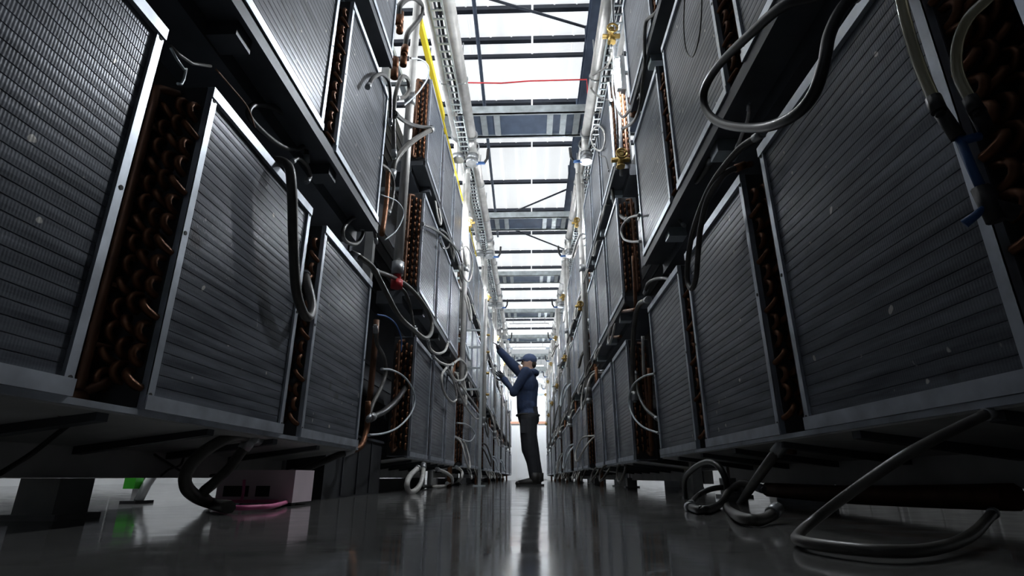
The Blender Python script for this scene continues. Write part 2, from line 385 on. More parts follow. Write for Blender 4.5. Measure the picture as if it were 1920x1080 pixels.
# ================================================================== DECKS, CABINETS, POSTS
def bname(bi): return 'before the first gap' if bi == 0 else f'after the {ORD[bi-1]} gap'
for s in (-1, 1):
    X = XL if s < 0 else XR
    for bi, blk in enumerate(BL[s]):
        ya, yb = blk[0]-.03, blk[-1]+W+.03; L = yb-ya
        for t in range(3):
            z = TIERZ[s][t]
            o = empty('coil_deck', (X, ya, z))
            if t == 0:
                # pale drip pan sloping down to the back, and the base beam behind it
                m = MB(); a, b_ = s*.015, s*.40
                m.hexa([(a,0,-.022),(b_,0,-.070),(b_,L,-.070),(a,L,-.022),(a,0,-.008),(b_,0,-.055),(b_,L,-.055),(a,L,-.008)])
                m.build('drip_pan', M['pan'], o)
                MB().box(s*.40, s*.46, 0, L, -.155, -.066).build('base_beam', M['pan'], o)
                for y in [i*.42+.2 for i in range(int(L/.42))]:
                    MB().hexa([(s*.02,y,-.04),(s*.40,y,-.092),(s*.40,y+.035,-.092),(s*.02,y+.035,-.04),(s*.02,y,-.021),(s*.40,y,-.069),(s*.40,y+.035,-.069),(s*.02,y+.035,-.021)]).build('bracket', M['deck'], o)
                MB().box(s*.004, s*.03, 0, L, -.018, -.0045).build('front_lip', M['flange'], o)
            else:
                MB().box(s*.012, s*.34, 0, L, -.05, -.006).build('deck_plate', M['deck'], o)
                MB().box(s*.13, s*.34, 0, L, -.115, -.05).build('deck_box', M['deck'], o)
                MB().box(s*.004, s*.022, 0, L, -.062, -.0045).build('front_lip', M['deck'], o)
                for y in [i*.85+.38 for i in range(int(L/.85)+1)]:
                    if y < L-.1: MB().box(s*.03, s*.13, y, y+.09, -.105, -.05).build('bracket', M['galv'] if s > 0 else M['deck'], o)
            tag(o, f'{"pale drip pan" if t == 0 else "dark deck"} under {TN[t]} coils of the {SN[s]} bank, {bname(bi)}', 'deck', f'{SN[s]} bank coil decks')
            # cabinet body behind the coils
            c0, c1 = s*.47, (s*1.10 if s > 0 else s*.64)
            zt = (TIERZ[s][t+1]-z-.015) if t < 2 else H+.05
            o = empty('server_cabinet', (X, ya, z))
            MB().box(c0, c1, .05, L-.05, -.06, zt-.05).build('body', M['cab'], o)
            for y in (.03, L-.05): MB().box(c0-s*.01, c1, y, y+.02, -.06, zt-.05).build('end_panel', M['deck'], o)
            for i in range(6 if bi < 3 else 0):
                MB().box(c0-s*.006, c0+s*.01, .15, L-.15, .1+i*.13, .13+i*.13).build('vent_slat', M['deck'], o)
            tag(o, f'black cabinet body behind the {TN[t]} coils of the {SN[s]} bank, {bname(bi)}', 'cabinet', f'{SN[s]} bank cabinets')
        # upright frame of the block
        o = empty('rack_frame', (X, ya, 0))
        ztop = TIERZ[s][2]+H+.35
        leg_ys = [.0, L-.07] if bi else [2.24 if s < 0 else .9, L-.07]
        for y in (-.072, L+.004):
            MB().box(s*.385, s*.455, y, y+.068, .0, ztop).build('post', M['post'], o)
        for y in leg_ys:
            MB().box(s*.345, s*.455, y-.02, y+.10, 0, .104).build('leg', M['post'], o)
            MB().box(s*.32, s*.48, y-.04, y+.12, 0, .014).build('foot_plate', M['post'], o)
        if bi and s < 0: MB().box(s*.46, s*.47, 0, L, 0, .10).build('dark_strip', M['cab'], o)  # added dark strip hiding the bright floor under the left blocks
        MB().box(s*.39, s*.45, -.072, L+.072, ztop, ztop+.06).build('top_beam', M['galv'], o)
        tag(o, f'grey steel upright frame with legs carrying the {SN[s]} bank, {bname(bi)}', 'rack', f'{SN[s]} bank frames')
        # filler sheet added to keep the back of the gap dark
        if bi < len(BL[s])-1:
            g0, g1 = yb, BL[s][bi+1][0]-.03
            o = empty('gap_filler', (X+s*(.98 if s > 0 else .60), g0, 0))
            MB().box(0, s*.02, .01, g1-g0-.01, .0, 3.45+HC).build('sheet', M['deck'], o)
            for z in (.5, 1.6, 2.7): MB().box(-s*.03, 0, .01, g1-g0-.01, z, z+.05).build('rail', M['galv'], o)
            tag(o, f'added dark sheet closing the back of the {ORD[bi]} gap in the {SN[s]} bank', 'panel', f'{SN[s]} bank gap fillers')

# ================================================================== HEADER PIPES, TRAYS, RISERS
ZP = 4.5+HC
def valve(parent, p, s, r):
    x, y, z = p
    vb = MB().cyl((x, y, z-.035), (x, y, z+.035), r*1.45, 16).build('valve_body', M['steel'], parent)
    MB().cyl((x-s*r, y, z-.02), (x-s*(r+.12), y, z-.02), .022, 8).build('valve_stem', M['blue'], vb)
    MB().tube([(x-s*(r+.11), y, z-.02), (x-s*(r+.15), y, z+.05), (x-s*(r+.16), y, z+.20)], .02, 8).build('valve_handle', M['fitting'], vb)
for s, xi, xo in ((-1, -.77, -.97), (1, .82, 1.01)):
    for k in range(8):
        ya, yb = 6.63+PER*(k-1), 6.63+PER*k
        if k == 0: ya = 2.2
        for xx, nm in ((xi, 'aisle-side'), (xo, 'wall-side')):
            o = empty('header_pipe', (xx, ya, ZP))
            L = yb-ya
            MB().cyl((0, .06, 0), (0, L-.2, 0), .066, 16).build('pipe', M['pipe'], o)
            for y in (.06, L-.22): MB().cyl((0, y, 0), (0, y+.025, 0), .088, 16).build('flange', M['steel'], o)
            MB().tube(spline([(0, L-.21, 0), (0, L-.11, -.02), (0, L-.06, -.12), (0, L-.05, -.22)], 4), .06, 12).build('elbow', M['pipe'], o)
            MB().cyl((0, L-.05, -.22), (0, L-.05, -.30), .085, 14).build('clamp', M['steel'], o)
            for y in (L*.33, L*.7):
                MB().ring((0, y, 0), (0, 1, 0), .070, .008, 14, 5).build('hanger', M['steel'], o)
                MB().cyl((0, y, .07), (0, y, .55), .007, 5).build('rod', M['steel'], o)
            if nm == 'aisle-side': valve(o, (0, L-.05, -.33), s, .06)
            tag(o, f'pale {nm} header pipe above the {SN[s]} bank, {ORD[k]} length from the camera', 'pipe', f'{SN[s]} header pipes')
    # wire cable ladder hung between the two header pipes
    for k in range(4):
        ya = 2.4+PER*k; L = PER-.1
        o = empty('cable_ladder', ((xi+xo)/2, ya, ZP-.16))
        for x in (-.06, .06): MB().box(x-.006, x+.006, 0, L, -.02, .02).build('rail', M['galv'], o)
        n = int(L/.11)
        rme = MB().box(-.06, .06, -.009, .009, -.018, -.004).mesh('rung', M['galv'])
        for i in range(n): link('rung', rme, o, (0, .06+i*.11, 0))
        for q, (x, r) in enumerate(((-.025, .012), (.02, .016))):
            MB().tube(spline([(x+.012*math.sin(i*1.7+q), L*i/9, .006+r) for i in range(10)], 2), r, 6).build('cable', M['wire'], o)
        tag(o, f'cable ladder with black cables over the {SN[s]} bank, {ORD[k]} length from the camera', 'cable tray', f'{SN[s]} cable ladders')
# galvanised trays bridging the aisle
for k in range(7):
    y = 6.72+PER*k
    o = empty('cross_tray', (0, y, 5.08+HC))
    for yy in (0, .57): MB().box(-1.75, 1.75, yy, yy+.03, 0, .13).box(-1.75, 1.75, yy, yy+.06, 0, .006).build('side_rail', M['galv'], o)
    MB().box(-1.75, 1.75, .03, .57, .034, .05).build('tray_bottom', M['rafter'], o)
    rm = MB().box(-.045, .045, .03, .57, .004, .03).mesh('rung', M['galv'])
    for x in (-1.5,-1.2,-.85,-.65,-.45,.35,.55,.75,.95,1.2,1.5): link('rung', rm, o, (x, 0, 0))
    for x in (-1.55, 1.55): MB().cyl((x, .3, .02), (x, .3, ZR-5.08-HC+.0), .012, 6).build('hanger_rod', M['steel'], o)
    tag(o, f'galvanised tray bridging the aisle under the roof, {ORD[k]} from the camera', 'cable tray', 'galvanised cross trays')
# yellow duct along the top of the left bank
o = MB().box(-1.0, -.955, 3.9, 5.3, 3.93+HC, 4.02+HC).box(-1.0, -.975, 5.3, 9.5, 3.95+HC, 3.98+HC).build('yellow_duct', M['yellow']); tag(o, 'bright yellow duct running along the top of the left bank', 'duct')

# ================================================================== HOSES
def hose(label, pts, r, m='hose', ends=('steel','steel'), name='hose', cat='hose', group=None, n=6, k=8):
    P = spline(pts, n)
    o = MB().tube(P, r, k).build(name, M[m])
    for idx, (e, nx) in enumerate(((0, 1), (-1, -2))):
        if not ends[idx]: continue
        a = P[e]; d = (P[e]-P[nx]).normalized()
        f = MB().cyl(a-d*r*2.2, a+d*r*1.2, r*1.28, 10).cyl(a+d*r*1.2, a+d*r*2.0, r*.8, 8)
        f.build('end_fitting', M[ends[idx]], o)
    tag(o, label, cat, group); return o
def PX(lst, X): return [at(p[0], p[1], X=(p[2] if len(p) > 2 else X)) for p in lst]
C_ = 'copper'
# ---- left bank, near
hose('thick grey hose hanging over the second left bottom coil', PX([(470,318,-1.02),(505,304,-.97),(528,303,-.90),(543,318,-.86),(548,370),(550,450),(555,540),(568,585),(580,594),(585,572,-.86),(577,535,-.90),(571,512,-.96)], -.845), .018)
hose('dark flattened hose loop tucked under the left middle deck', PX([(575,300),(572,268),(552,232),(515,203),(478,196),(466,215),(490,245),(525,272),(556,280),(574,268),(585,250)], -1.0), .011, 'hose_black')
hose('small grey hose loop under the far end of the left middle deck', PX([(705,452),(700,428),(684,409),(660,410),(643,432),(648,452),(668,457),(680,440),(679,424)], -.99), .011)
hose('grey hook of hose over the second left bottom coil top', PX([(548,303),(560,297),(575,310),(582,330),(576,340)], -.99), .009)
hose('wide grey hose loop swinging out at the first left gap', PX([(664,478,-.98),(680,486,-.93),(700,503,-.90),(722,545,-.86),(748,592,-.82),(775,618,-.80),(797,634,-.80),(809,622,-.80),(808,596,-.82),(790,565,-.86),(765,537,-.92),(735,519,-.98),(703,508,-1.02)], -.85), .0165)
hose('inner grey hose bow inside the wide loop at the first left gap', PX([(738,535,-1.0),(757,545,-.96),(768,570,-.94),(775,610,-.92),(777,640,-.92)], -.95), .013)
hose('long black hose sagging down the first left gap', PX([(777,620),(777,665),(768,710),(748,745),(722,770),(695,783)], -.96), .021, 'hose_black')
hose('thin white tube bowing out beside the third left bottom coil', PX([(716,692),(735,694),(757,706),(773,728),(778,752),(770,776),(748,800),(722,812),(692,816)], -.88), .0065, 'white_tube')
hose('grey hose snaking down beside the third left bottom coil', PX([(704,616),(707,645),(720,670),(723,700),(714,728),(700,756),(691,785)], -.94), .0125)
hose('fat grey hose drooping from under the second left coil to the floor', [at(478,822,X=-.97), at(445,817,X=-.97), at(405,832,X=-.98), at(370,858,X=-1.0), at(349,888,X=-1.02), at(350,914,X=-1.03), at(372,934,X=-1.05), at(400,945,Z=.022), at(430,951,Z=.022)], .019, ends=('steel',None))
hose('second fat grey hose drooping from under the second left coil', [at(470,824,X=-.96), at(452,848,X=-.98), at(428,880,X=-1.0), at(402,905,X=-1.02), at(380,926,X=-1.05), at(392,941,Z=.020)], .017, ends=('steel',None))
hose('thin black cable loop under the second left coil', PX([(395,892),(430,885),(447,868),(452,840),(470,826)], -1.05), .005, 'hose_black', ends=(None,None), name='cable', cat='cable')
hose('black hose from under the third left coil running back', PX([(655,845,-.93),(628,856,-.98),(600,868,-1.05),(565,882,-1.12),(540,890,-1.2)], -1), .017, 'hose_black')
hose('thin black cable crossing in front of the left base beam', [at(0,888,X=-1.12), at(60,850,X=-1.12), at(118,805,X=-1.05), at(180,760,X=-1.0)], .006, 'hose_black', ends=(None,None), name='cable', cat='cable')
o = empty('hook_bracket', at(325,95,X=-.93))
MB().tube([Vector(at(px,py,X=-.93))-o.location for px,py in ((320,90),(332,112),(345,130),(349,128),(345,148),(340,158),(333,157))], .004, 6).build('hook', M['galv'], o)
MB().tube([Vector(at(px,py,X=-.97))-o.location for px,py in ((318,85),(335,102),(360,119),(395,124))], .005, 6).build('strap', M['hose'], o)
tag(o, 'small pale metal hook and strap at the corner of the nearest left coil', 'hook')
hose('thin dark red wire hanging before the left middle deck', PX([(405,130),(435,165),(460,195),(470,215),(478,240)], -.99), .003, 'copper_dark', ends=(None,None), name='wire', cat='wire')
hose('thin black cable sloping across the left base beam by the green clip', PX([(290,852),(315,868),(340,884)], -1.28), .004, 'hose_black', ends=(None,None), name='cable', cat='cable')
hose('thin black cable crossing the other at the left base beam', PX([(345,856),(338,872),(318,880),(302,892)], -1.27), .004, 'hose_black', ends=(None,None), name='cable', cat='cable')
# ---- left bank, first gap up high
hose('thick black hose bending over at the top of the first left gap', PX([(748,40),(750,10),(772,-4),(790,8),(789,30),(776,48),(764,64),(759,95)], -.93), .021, 'hose_black', ends=(C_,C_))
hose('dark hose loop standing in the upper first left gap', PX([(739,290),(738,225),(742,175),(753,145),(764,148),(767,168),(758,182),(744,184)], -.93), .016, 'hose')
hose('dark hose bow crossing the second left middle coil edge', PX([(690,162),(700,146),(716,139),(728,152),(732,180),(732,230)], -.87), .012, 'hose_black')
hose('thin pale tube bowing across the left riser pipe', PX([(770,109),(790,112),(803,124),(802,145),(788,168),(772,185),(757,198)], -.90), .0065, 'white_tube')
hose('dark hose stub pointing to the aisle in the first left gap', PX([(741,213),(760,228),(785,237),(809,239)], -.90), .016, 'hose_black', ends=('fitting','fitting'))
hose('thick dark hose rising to the aisle in the first left gap', PX([(809,243,-.86),(786,256,-.90),(763,274,-.94),(742,300,-.98),(735,330,-1.0)], -.95), .022, 'hose')
hose('grey hose curling beside the left riser pipe foot', PX([(700,300),(728,318),(738,345),(735,380),(729,400)], -.99), .012, 'hose')
hose('thin pale wire curve below the left middle gap', PX([(715,365),(745,378),(757,400),(745,430),(722,450)], -.92), .004, 'white_tube', ends=(None,None), name='wire', cat='wire')
# ---- right bank, near
hose('big black hose ring hanging in front of the right middle coils', PX([(1640,-60,.74),(1590,-30,.70),(1530,-8,.66),(1470,10,.62),(1402,68),(1345,126),(1320,172),(1325,208),(1355,232),(1420,240),(1480,222),(1522,182,.62),(1545,120,.64),(1555,66,.66),(1580,15,.69),(1615,-20,.74)], .61), .0135, 'hose_black')
hose('double grey hose hairpin hanging over the second right bottom coil', PX([(1424,254,.72),(1382,284,.70),(1332,350),(1302,424),(1291,480),(1289,525),(1297,541),(1305,520),(1309,470),(1314,425),(1328,370),(1358,327,.70),(1390,312,.76)], .68), .0115, 'hose', ends=('steel',C_))
hose('grey hose bow under the right middle deck', PX([(1365,232),(1330,246),(1305,272),(1290,305),(1287,330),(1303,342),(1322,322),(1332,298)], .82), .012, 'hose')
hose('short pale hose curl under the far right middle deck', PX([(1230,475),(1237,440),(1252,415),(1270,411),(1282,422)], .84), .009, 'hose')
hose('small pale hose hook under the right middle deck', PX([(1405,200),(1402,225),(1392,250),(1383,275)], .82), .007, 'hose_light')
hose('yellowed clear tube dropping in front of nearest right coil', PX([(1680,-60),(1690,0),(1704,60),(1725,125),(1757,200)], .635), .0085, 'clear', ends=(None,'fitting'))
hose('second yellowed clear tube curving beside nearest right flange', PX([(1890,-40),(1850,0),(1815,35),(1795,85),(1797,140),(1827,200)], .66), .0078, 'clear', ends=(None,'fitting'))
o = empty('blue_tee_valve', at(1800,260,X=.655))
def rel(px, py, X, o): return Vector(at(px, py, X=X))-o.location
MB().cyl(rel(1757,200,.64,o), rel(1797,258,.655,o), .0105, 10).build('black_coupling', M['fitting'], o)
MB().cyl(rel(1827,200,.66,o), rel(1850,245,.69,o), .0105, 10).build('black_coupling', M['fitting'], o)
MB().cyl(rel(1800,265,.655,o), rel(1838,255,.68,o), .007, 8).build('cross_arm', M['blue'], o)
MB().tube([rel(1795,250,.655,o), rel(1820,310,.66,o), rel(1843,360,.665,o)], .0065, 8).build('blue_body', M['blue'], o)
MB().cyl(rel(1838,352,.665,o), rel(1868,415,.67,o), .012, 10).cyl(rel(1845,385,.665,o), rel(1905,400,.70,o), .013, 10).build('black_joint', M['fitting'], o)
MB().tube([rel(1845,390,.66,o), rel(1828,405,.65,o), rel(1808,420,.64,o)], [.005,.006,.007], 8).build('lever', M['blue'], o)
tag(o, 'blue tee valve with black couplings hanging on nearest right coil', 'valve')
hose('grey hose kinked on the floor at the lower right', [at(1862,771,X=.79), at(1800,800,X=.72), at(1700,852,X=.62), at(1600,920,X=.54), at(1530,973,X=.50), Vector(at(1497,1002,Z=.016)), Vector(at(1500,1014,Z=.014)), Vector(at(1560,1025,Z=.014)), Vector(at(1660,1034,Z=.014)), Vector(at(1750,1029,Z=.014)), Vector(at(1820,1004,Z=.02)), at(1862,962,X=.92)], .0085, 'hose', k=10)
hose('straight grey hose running down from between right bottom coils', [at(1466,836,X=.80), at(1440,869,X=.78), at(1404,920,X=.84), at(1386,948,X=.95)], .016, 'hose')
hose('grey hose loop lying on the floor below right coils', [at(1425,915,X=.86), at(1395,905,X=.84), Vector(at(1372,916,X=.80)), Vector(at(1360,932,X=.76)), Vector(at(1362,950,X=.72)), Vector(at(1380,966,Z=.016)), Vector(at(1409,975,Z=.015)), Vector(at(1436,972,Z=.015)), Vector(at(1454,957,Z=.03))], .013, 'hose')
hose('black hose arch standing under the third right coil', [at(1286,938,X=.84), at(1284,900,X=.80), at(1300,879,X=.78), at(1325,866,X=.77), at(1346,873,X=.77), at(1360,898,X=.78), at(1363,926,X=.78), Vector(at(1349,946,Z=.014)), Vector(at(1320,957,Z=.013)), Vector(at(1293,951,Z=.013))], .013, 'hose_black')
hose('second black hose bow on the floor under the third right coil', [Vector(at(1296,946,Z=.014)), at(1308,930,X=.76), at(1330,918,X=.80), at(1358,914,X=.86), at(1385,918,X=.95)], .012, 'hose_black')
hose('thin white tube bowing out beyond the third right bottom coil', PX([(1228,700),(1205,707),(1186,724),(1179,752),(1187,780),(1205,800),(1234,812)], .73), .0065, 'white_tube')
hose('thick dark hose dropping down the first right gap', PX([(1215,562),(1198,572),(1190,605),(1187,650),(1186,700),(1190,745)], .76), .018, 'hose')
hose('grey hose bow behind the top of the third right bottom coil', PX([(1210,548),(1215,532),(1228,524),(1248,522),(1262,528)], .86), .013, 'hose')
hose('grey hose half ring beside the right middle coil', PX([(1198,404),(1181,408),(1169,420),(1165,434),(1170,448),(1183,453),(1200,453)], .74), .009, 'hose_light')
hose('thin wire loop hanging against the right middle coil', PX([(1316,-20),(1315,30),(1310,75),(1299,106),(1287,95),(1282,50),(1284,-10)], .745), .003, 'hose', ends=('steel',None), name='wire', cat='wire')
hose('grey hose ring at the right header by the aisle', PX([(1146,88),(1146,105),(1137,125),(1120,136),(1108,145),(1106,160),(1114,174),(1128,184),(1146,188)], .78), .011, 'hose')
hose('long grey hose bow hanging at the first right gap', PX([(1243,0,.80),(1228,26,.78),(1212,40,.76),(1208,80),(1209,120),(1204,165),(1200,200),(1188,228),(1168,241)], .755), .012, 'hose')
hose('dark hose curve crossing in the upper first right gap', PX([(1148,135),(1150,178),(1165,218),(1180,208),(1192,192),(1202,176)], .80), .011, 'hose_black')
hose('pale hose ring hanging at the right header valve', PX([(1118,236),(1110,248),(1109,264),(1116,278),(1127,282),(1134,268),(1133,248),(1125,237),(1118,236)], .76), .010, 'hose_light')
hose('thin hose bow beneath the pale ring on the right', PX([(1116,258),(1118,280),(1126,292),(1136,296),(1142,320)], .78), .008, 'hose')
hose('grey hose drop below the upper brass valve', PX([(1151,320),(1148,350),(1153,385),(1165,405),(1176,412)], .80), .017, 'hose_black')
# ---- left, second block bottoms
hose('grey hose ring hanging under the left coils past the first gap', [at(794,874,X=-.88), at(793,890,X=-.86), at(788,908,X=-.84), at(778,920,X=-.82), at(767,922,X=-.82), at(763,908,X=-.82), at(769,892,X=-.84), at(783,878,X=-.88)], .019, 'hose_light')
hose('pale hose lying in a loop on the floor by the left coils', [at(820,880,X=-.88), at(836,886,X=-.84), at(848,897,X=-.82), Vector(at(846,908,Z=.02)), Vector(at(825,912,Z=.02)), Vector(at(800,912,Z=.02)), at(786,908,X=-1.0)], .016, 'hose_light')
hose('pale hose bow further along under the left coils', [at(856,876,X=-.88), at(866,884,X=-.84), at(864,897,X=-.82), Vector(at(852,906,Z=.02)), at(838,906,X=-.95)], .016, 'hose_light')
hose('narrow pale hose loop over the left bottom coils past first gap', PX([(838,689),(829,702),(829,724),(838,745),(850,754),(856,744),(852,720),(844,700),(838,689)], -.84), .013, 'hose_light')
hose('round grey hose coil at the left middle deck past first gap', PX([(850,682),(862,674),(873,684),(875,700),(868,712),(855,713),(847,700),(848,684)], -.85), .014, 'hose_light')
hose('pale hose swag under the left middle deck past first gap', PX([(803,640),(807,655),(820,663),(834,658),(840,643)], -.85), .013, 'hose_light')
hose('second pale hose swag under the left middle deck', PX([(812,668),(826,680),(845,684),(862,672)], -.86), .013, 'hose_light')
hose('long pale hose hairpin sloping down the left bottom coils', PX([(855,716),(863,740),(878,768),(893,785),(902,780),(893,762),(875,738),(862,718)], -.80), .012, 'hose_light')
hose('thin white tube loop at the left bottom coils by second gap', PX([(857,793),(872,795),(885,803),(890,815),(882,827),(866,825)], -.84), .009, 'white_tube')

# ---- copper and valves in the first gaps
def pipe_thing(label, pts, r, m, cat='pipe', name='copper_pipe', joints=2):
    P = [Vector(p) for p in pts]
    o = MB().tube(spline(P, 3), r, 10).build(name, M[m])
    for i in range(joints):
        a, b_ = P[0].lerp(P[-1], (i+.5)/joints), (P[-1]-P[0]).normalized()
        if len(P) == 2: MB().cyl(a-b_*r*2, a+b_*r*2, r*1.3, 10).build('joint', M[m], o)
    tag(o, label, cat); return o
def riser(s, gi, y, x, z0, z1, which):
    o = empty('riser_pipe', (x, y, z0))
    MB().cyl((0,0,.12), (0,0,z1-z0-.25), .036, 12).build('pipe', M['pipe'], o)
    MB().tube(spline([(0,0,z1-z0-.25), (0,0,z1-z0-.1), (-s*-.0,.06,z1-z0-.02), (0,.2,z1-z0)], 4), .036, 10).build('elbow', M['pipe'], o)
    for z in (.10, (z1-z0)*.5): MB().cyl((0,0,z), (0,0,z+.10), .046, 12).build('coupling', M['steel'], o)
    MB().cyl((0,0,0), (0,0,.06), .045, 12).cyl((0,0,.05), (0,0,.13), .03, 10).build('cap', M['red'] if gi == 0 else M['steel'], o)
    for z in (.8, 1.8):
        if z < z1-z0-.3: MB().box(0, (XL-.57 if s < 0 else XR+.95)-x, -.01, .01, z, z+.03).build('wall_bracket', M['galv'], o)
    tag(o, f'pale riser pipe{" with red cap" if gi == 0 else ""}, {ORD[gi]} gap of the {SN[s]} bank{which}', 'pipe', f'{SN[s]} risers'); return o
riser(-1, 0, 3.72, -.965, 1.31+HC, ZP, '')
for i, (px, y0, y1, X) in enumerate(((751,22,62,-.95), (758,92,122,-.94), (741,110,146,-.93))):
    pipe_thing(f'{["upper","middle","lower"][i]} bright copper stub at the top of the first left gap', [at(px,y0,X=X), at(px-2,y1,X=X)], .021, 'copper')
pipe_thing('copper pipe run down beside the left middle coil', [at(728,320,X=-1.0), at(726,360,X=-.99), at(722,400,X=-.98), at(716,440,X=-.97)], .018, 'copper')
pipe_thing('copper elbow at the bottom corner of the third left coil', [at(690,752,X=-.95), at(689,790,X=-.95), at(686,812,X=-.95), at(676,838,X=-.95), at(655,846,X=-.98)], .017, 'copper')
pipe_thing('brown copper drop pipe beside the third left bottom coil', [at(706,600,X=-1.0), at(700,680,X=-1.0), at(692,760,X=-1.0)], .020, 'copper_dark')
pipe_thing('copper stub under the second left coil', [at(475,822,X=-.98), at(495,825,X=-.98), at(512,812,X=-.98)], .020, 'copper_dark')
pipe_thing('copper stub under the nearest left coil', [at(85,745,X=-1.0), at(110,762,X=-1.0), at(150,745,X=-1.0)], .022, 'copper_dark')
pipe_thing('long copper manifold lying low behind the right base', [at(1440,918,X=1.12), at(1560,926,X=1.12), at(1700,930,X=1.12), at(1900,932,X=1.12)], .032, 'copper_dark')
pipe_thing('copper arm reaching across below the right middle deck', [at(1153,585,X=.80), at(1172,583,X=.80), at(1194,580,X=.80)], .014, 'copper')
pipe_thing('lower copper arm reaching across below the right middle deck', [at(1124,631,X=.80), at(1150,632,X=.80), at(1164,631,X=.80)], .013, 'copper')
pipe_thing('short copper stub at the top of second right bottom coil', [at(1385,314,X=.76), at(1412,306,X=.80)], .009, 'copper', joints=1)
for i, px in enumerate((1172, 1187)):
    pipe_thing(f'{["aisle-side","inner"][i]} upright copper pipe in the first right gap', [at(px,440+i*40,X=.83), at(px+2,480+i*30,X=.83), at(px+3,528,X=.83), at(px+5,583,X=.825)], .014, 'copper')
for i, (px, y0, y1) in enumerate(((1188,172,196), (1190,200,216))):
    pipe_thing(f'{["upper","lower"][i]} copper nub below the right top deck', [at(px,y0,X=.84), at(px-3,y1,X=.84)], .022, 'copper', joints=1)
pipe_thing('copper header stub hanging under the right bottom coils', [at(1480,800,X=.83), at(1483,830,X=.83), at(1484,850,X=.83)], .016, 'copper_dark')
def brass_valve(label, c, sc=1.0):
    o = empty('brass_valve', c); 
    MB().cyl((0,0,-.06*sc), (0,0,.06*sc), .026*sc, 10).build('body', M['brass'], o)
    MB().cyl((-.07*sc,0,0), (.07*sc,0,0), .020*sc, 10).build('cross_body', M['brass'], o)
    MB().cyl((0,-.075*sc,.01*sc), (0,.02,.01*sc), .016*sc, 8).build('stem', M['brass'], o)
    MB().ring((0,-.08*sc,.01*sc), (0,1,0), .04*sc, .009*sc, 12, 5).build('hand_wheel', M['brass'], o)
    for z in (-.065, .055): MB().cyl((0,0,z*sc), (0,0,(z+.016)*sc), .036*sc, 6).build('nut', M['brass'], o)
    tag(o, label, 'valve', 'brass valves'); return o
brass_valve('upper brass valve by the right header pipe near the lamp', at(1146,68,X=.80), 1.15)
brass_valve('lower brass valve in the first right gap below the lamp', at(1163,300,X=.80), 1.1)
pipe_thing('dark steel pipe linking the brass valves in first right gap', [at(1148,-10,X=.82), at(1150,40,X=.82), at(1152,130,X=.83), at(1162,220,X=.83), at(1165,330,X=.83)], .016, 'steel', name='steel_pipe')

# ---- LED tube lamps in the gaps: the first is real, later ones added
def lamp(s, gi, p, nm='lone', L=.30, m='lamp'):
    o = empty('tube_lamp', p)
    MB().box(s*.012, s*.05, -.03, .03, -.03, L+.03).build('housing', M['lamp_body'], o)
    MB().cyl((0,0,0), (0,0,L), .018, 10).build('tube', M[m], o)
    for z in (-.02, L): MB().box(-.02, .02, -.02, .02, z, z+.02).build('end_cap', M['lamp_body'], o)
    MB().box(s*.05, (XL-.605 if s < 0 else XR+.985)-p[0], -.01, .01, L*.5, L*.5+.03).build('arm', M['galv'], o)
    tag(o, f'{nm} bright LED tube lamp mounted in the {ORD[gi]} gap of the {SN[s]} bank', 'lamp', 'gap lamps')
lamp(1, 0, (.80, 3.88, 3.16+HC))
LZ = [('overhead', 3.25)]
for gi in range(1, 7):  # tubes added in the further gaps to brighten the far banks
    for nm, z in LZ:
        lamp(1, gi, (.88, 3.82+PER*gi, z+HC), nm, m='lamp_fill' if gi < 2 else 'lamp_fill_far')
        lamp(-1, gi, (-.95, 3.40+PER*gi, z+HC), nm, m='lamp_fill' if gi < 2 else 'lamp_fill_far')
# linear luminaires added as fill light, hung under the far cross trays, over the left side aisle and at the end wall
def fill_lamp(p, dv, L, label, m='lamp_fill_soft'):
    o = empty('fill_luminaire', p); d = Vector(dv)
    MB().bar(-d*L/2+Vector((0,0,.03)), d*L/2+Vector((0,0,.03)), .09, .04).build('housing', M['lamp_body'], o)
    MB().cyl(-d*L*.48-Vector((0,0,.01)), d*L*.48-Vector((0,0,.01)), .02, 10).build('tube', M[m], o)
    for q in (-.4, .4): MB().cyl(d*L*q+Vector((0,0,.05)), d*L*q+Vector((0,0,(5.09+HC if abs(d.x) > .5 else ZR+.105)-p[2])), .006, 5).build('hanger', M['steel'], o)
    tag(o, label, 'lamp', 'added fill luminaires')
for k in range(3, 7):  # added to brighten the far part of the aisle
    fill_lamp((0, 6.72+PER*k+.3, 4.85), (1,0,0), 1.3, f'added linear LED luminaire hung under the {ORD[k]} cross tray', 'lamp_fill_tray')
for k, x in enumerate((-2.0, 2.0)):  # added out of sight behind the banks to brighten the end wall
    fill_lamp((x, 28.1, 4.3), (0,1,0), 1.2, f'added linear LED luminaire over the {["left","right"][k]} end of the far cross aisle', 'lamp_fill')
for k in range(3):  # unseen lamps added to brighten the floor left of the bank
    fill_lamp((-3.2, 1.6+2.6*k, 4.6), (0,1,0), 1.5, f'added linear LED luminaire over the left side aisle, {ORD[k]} from the camera')

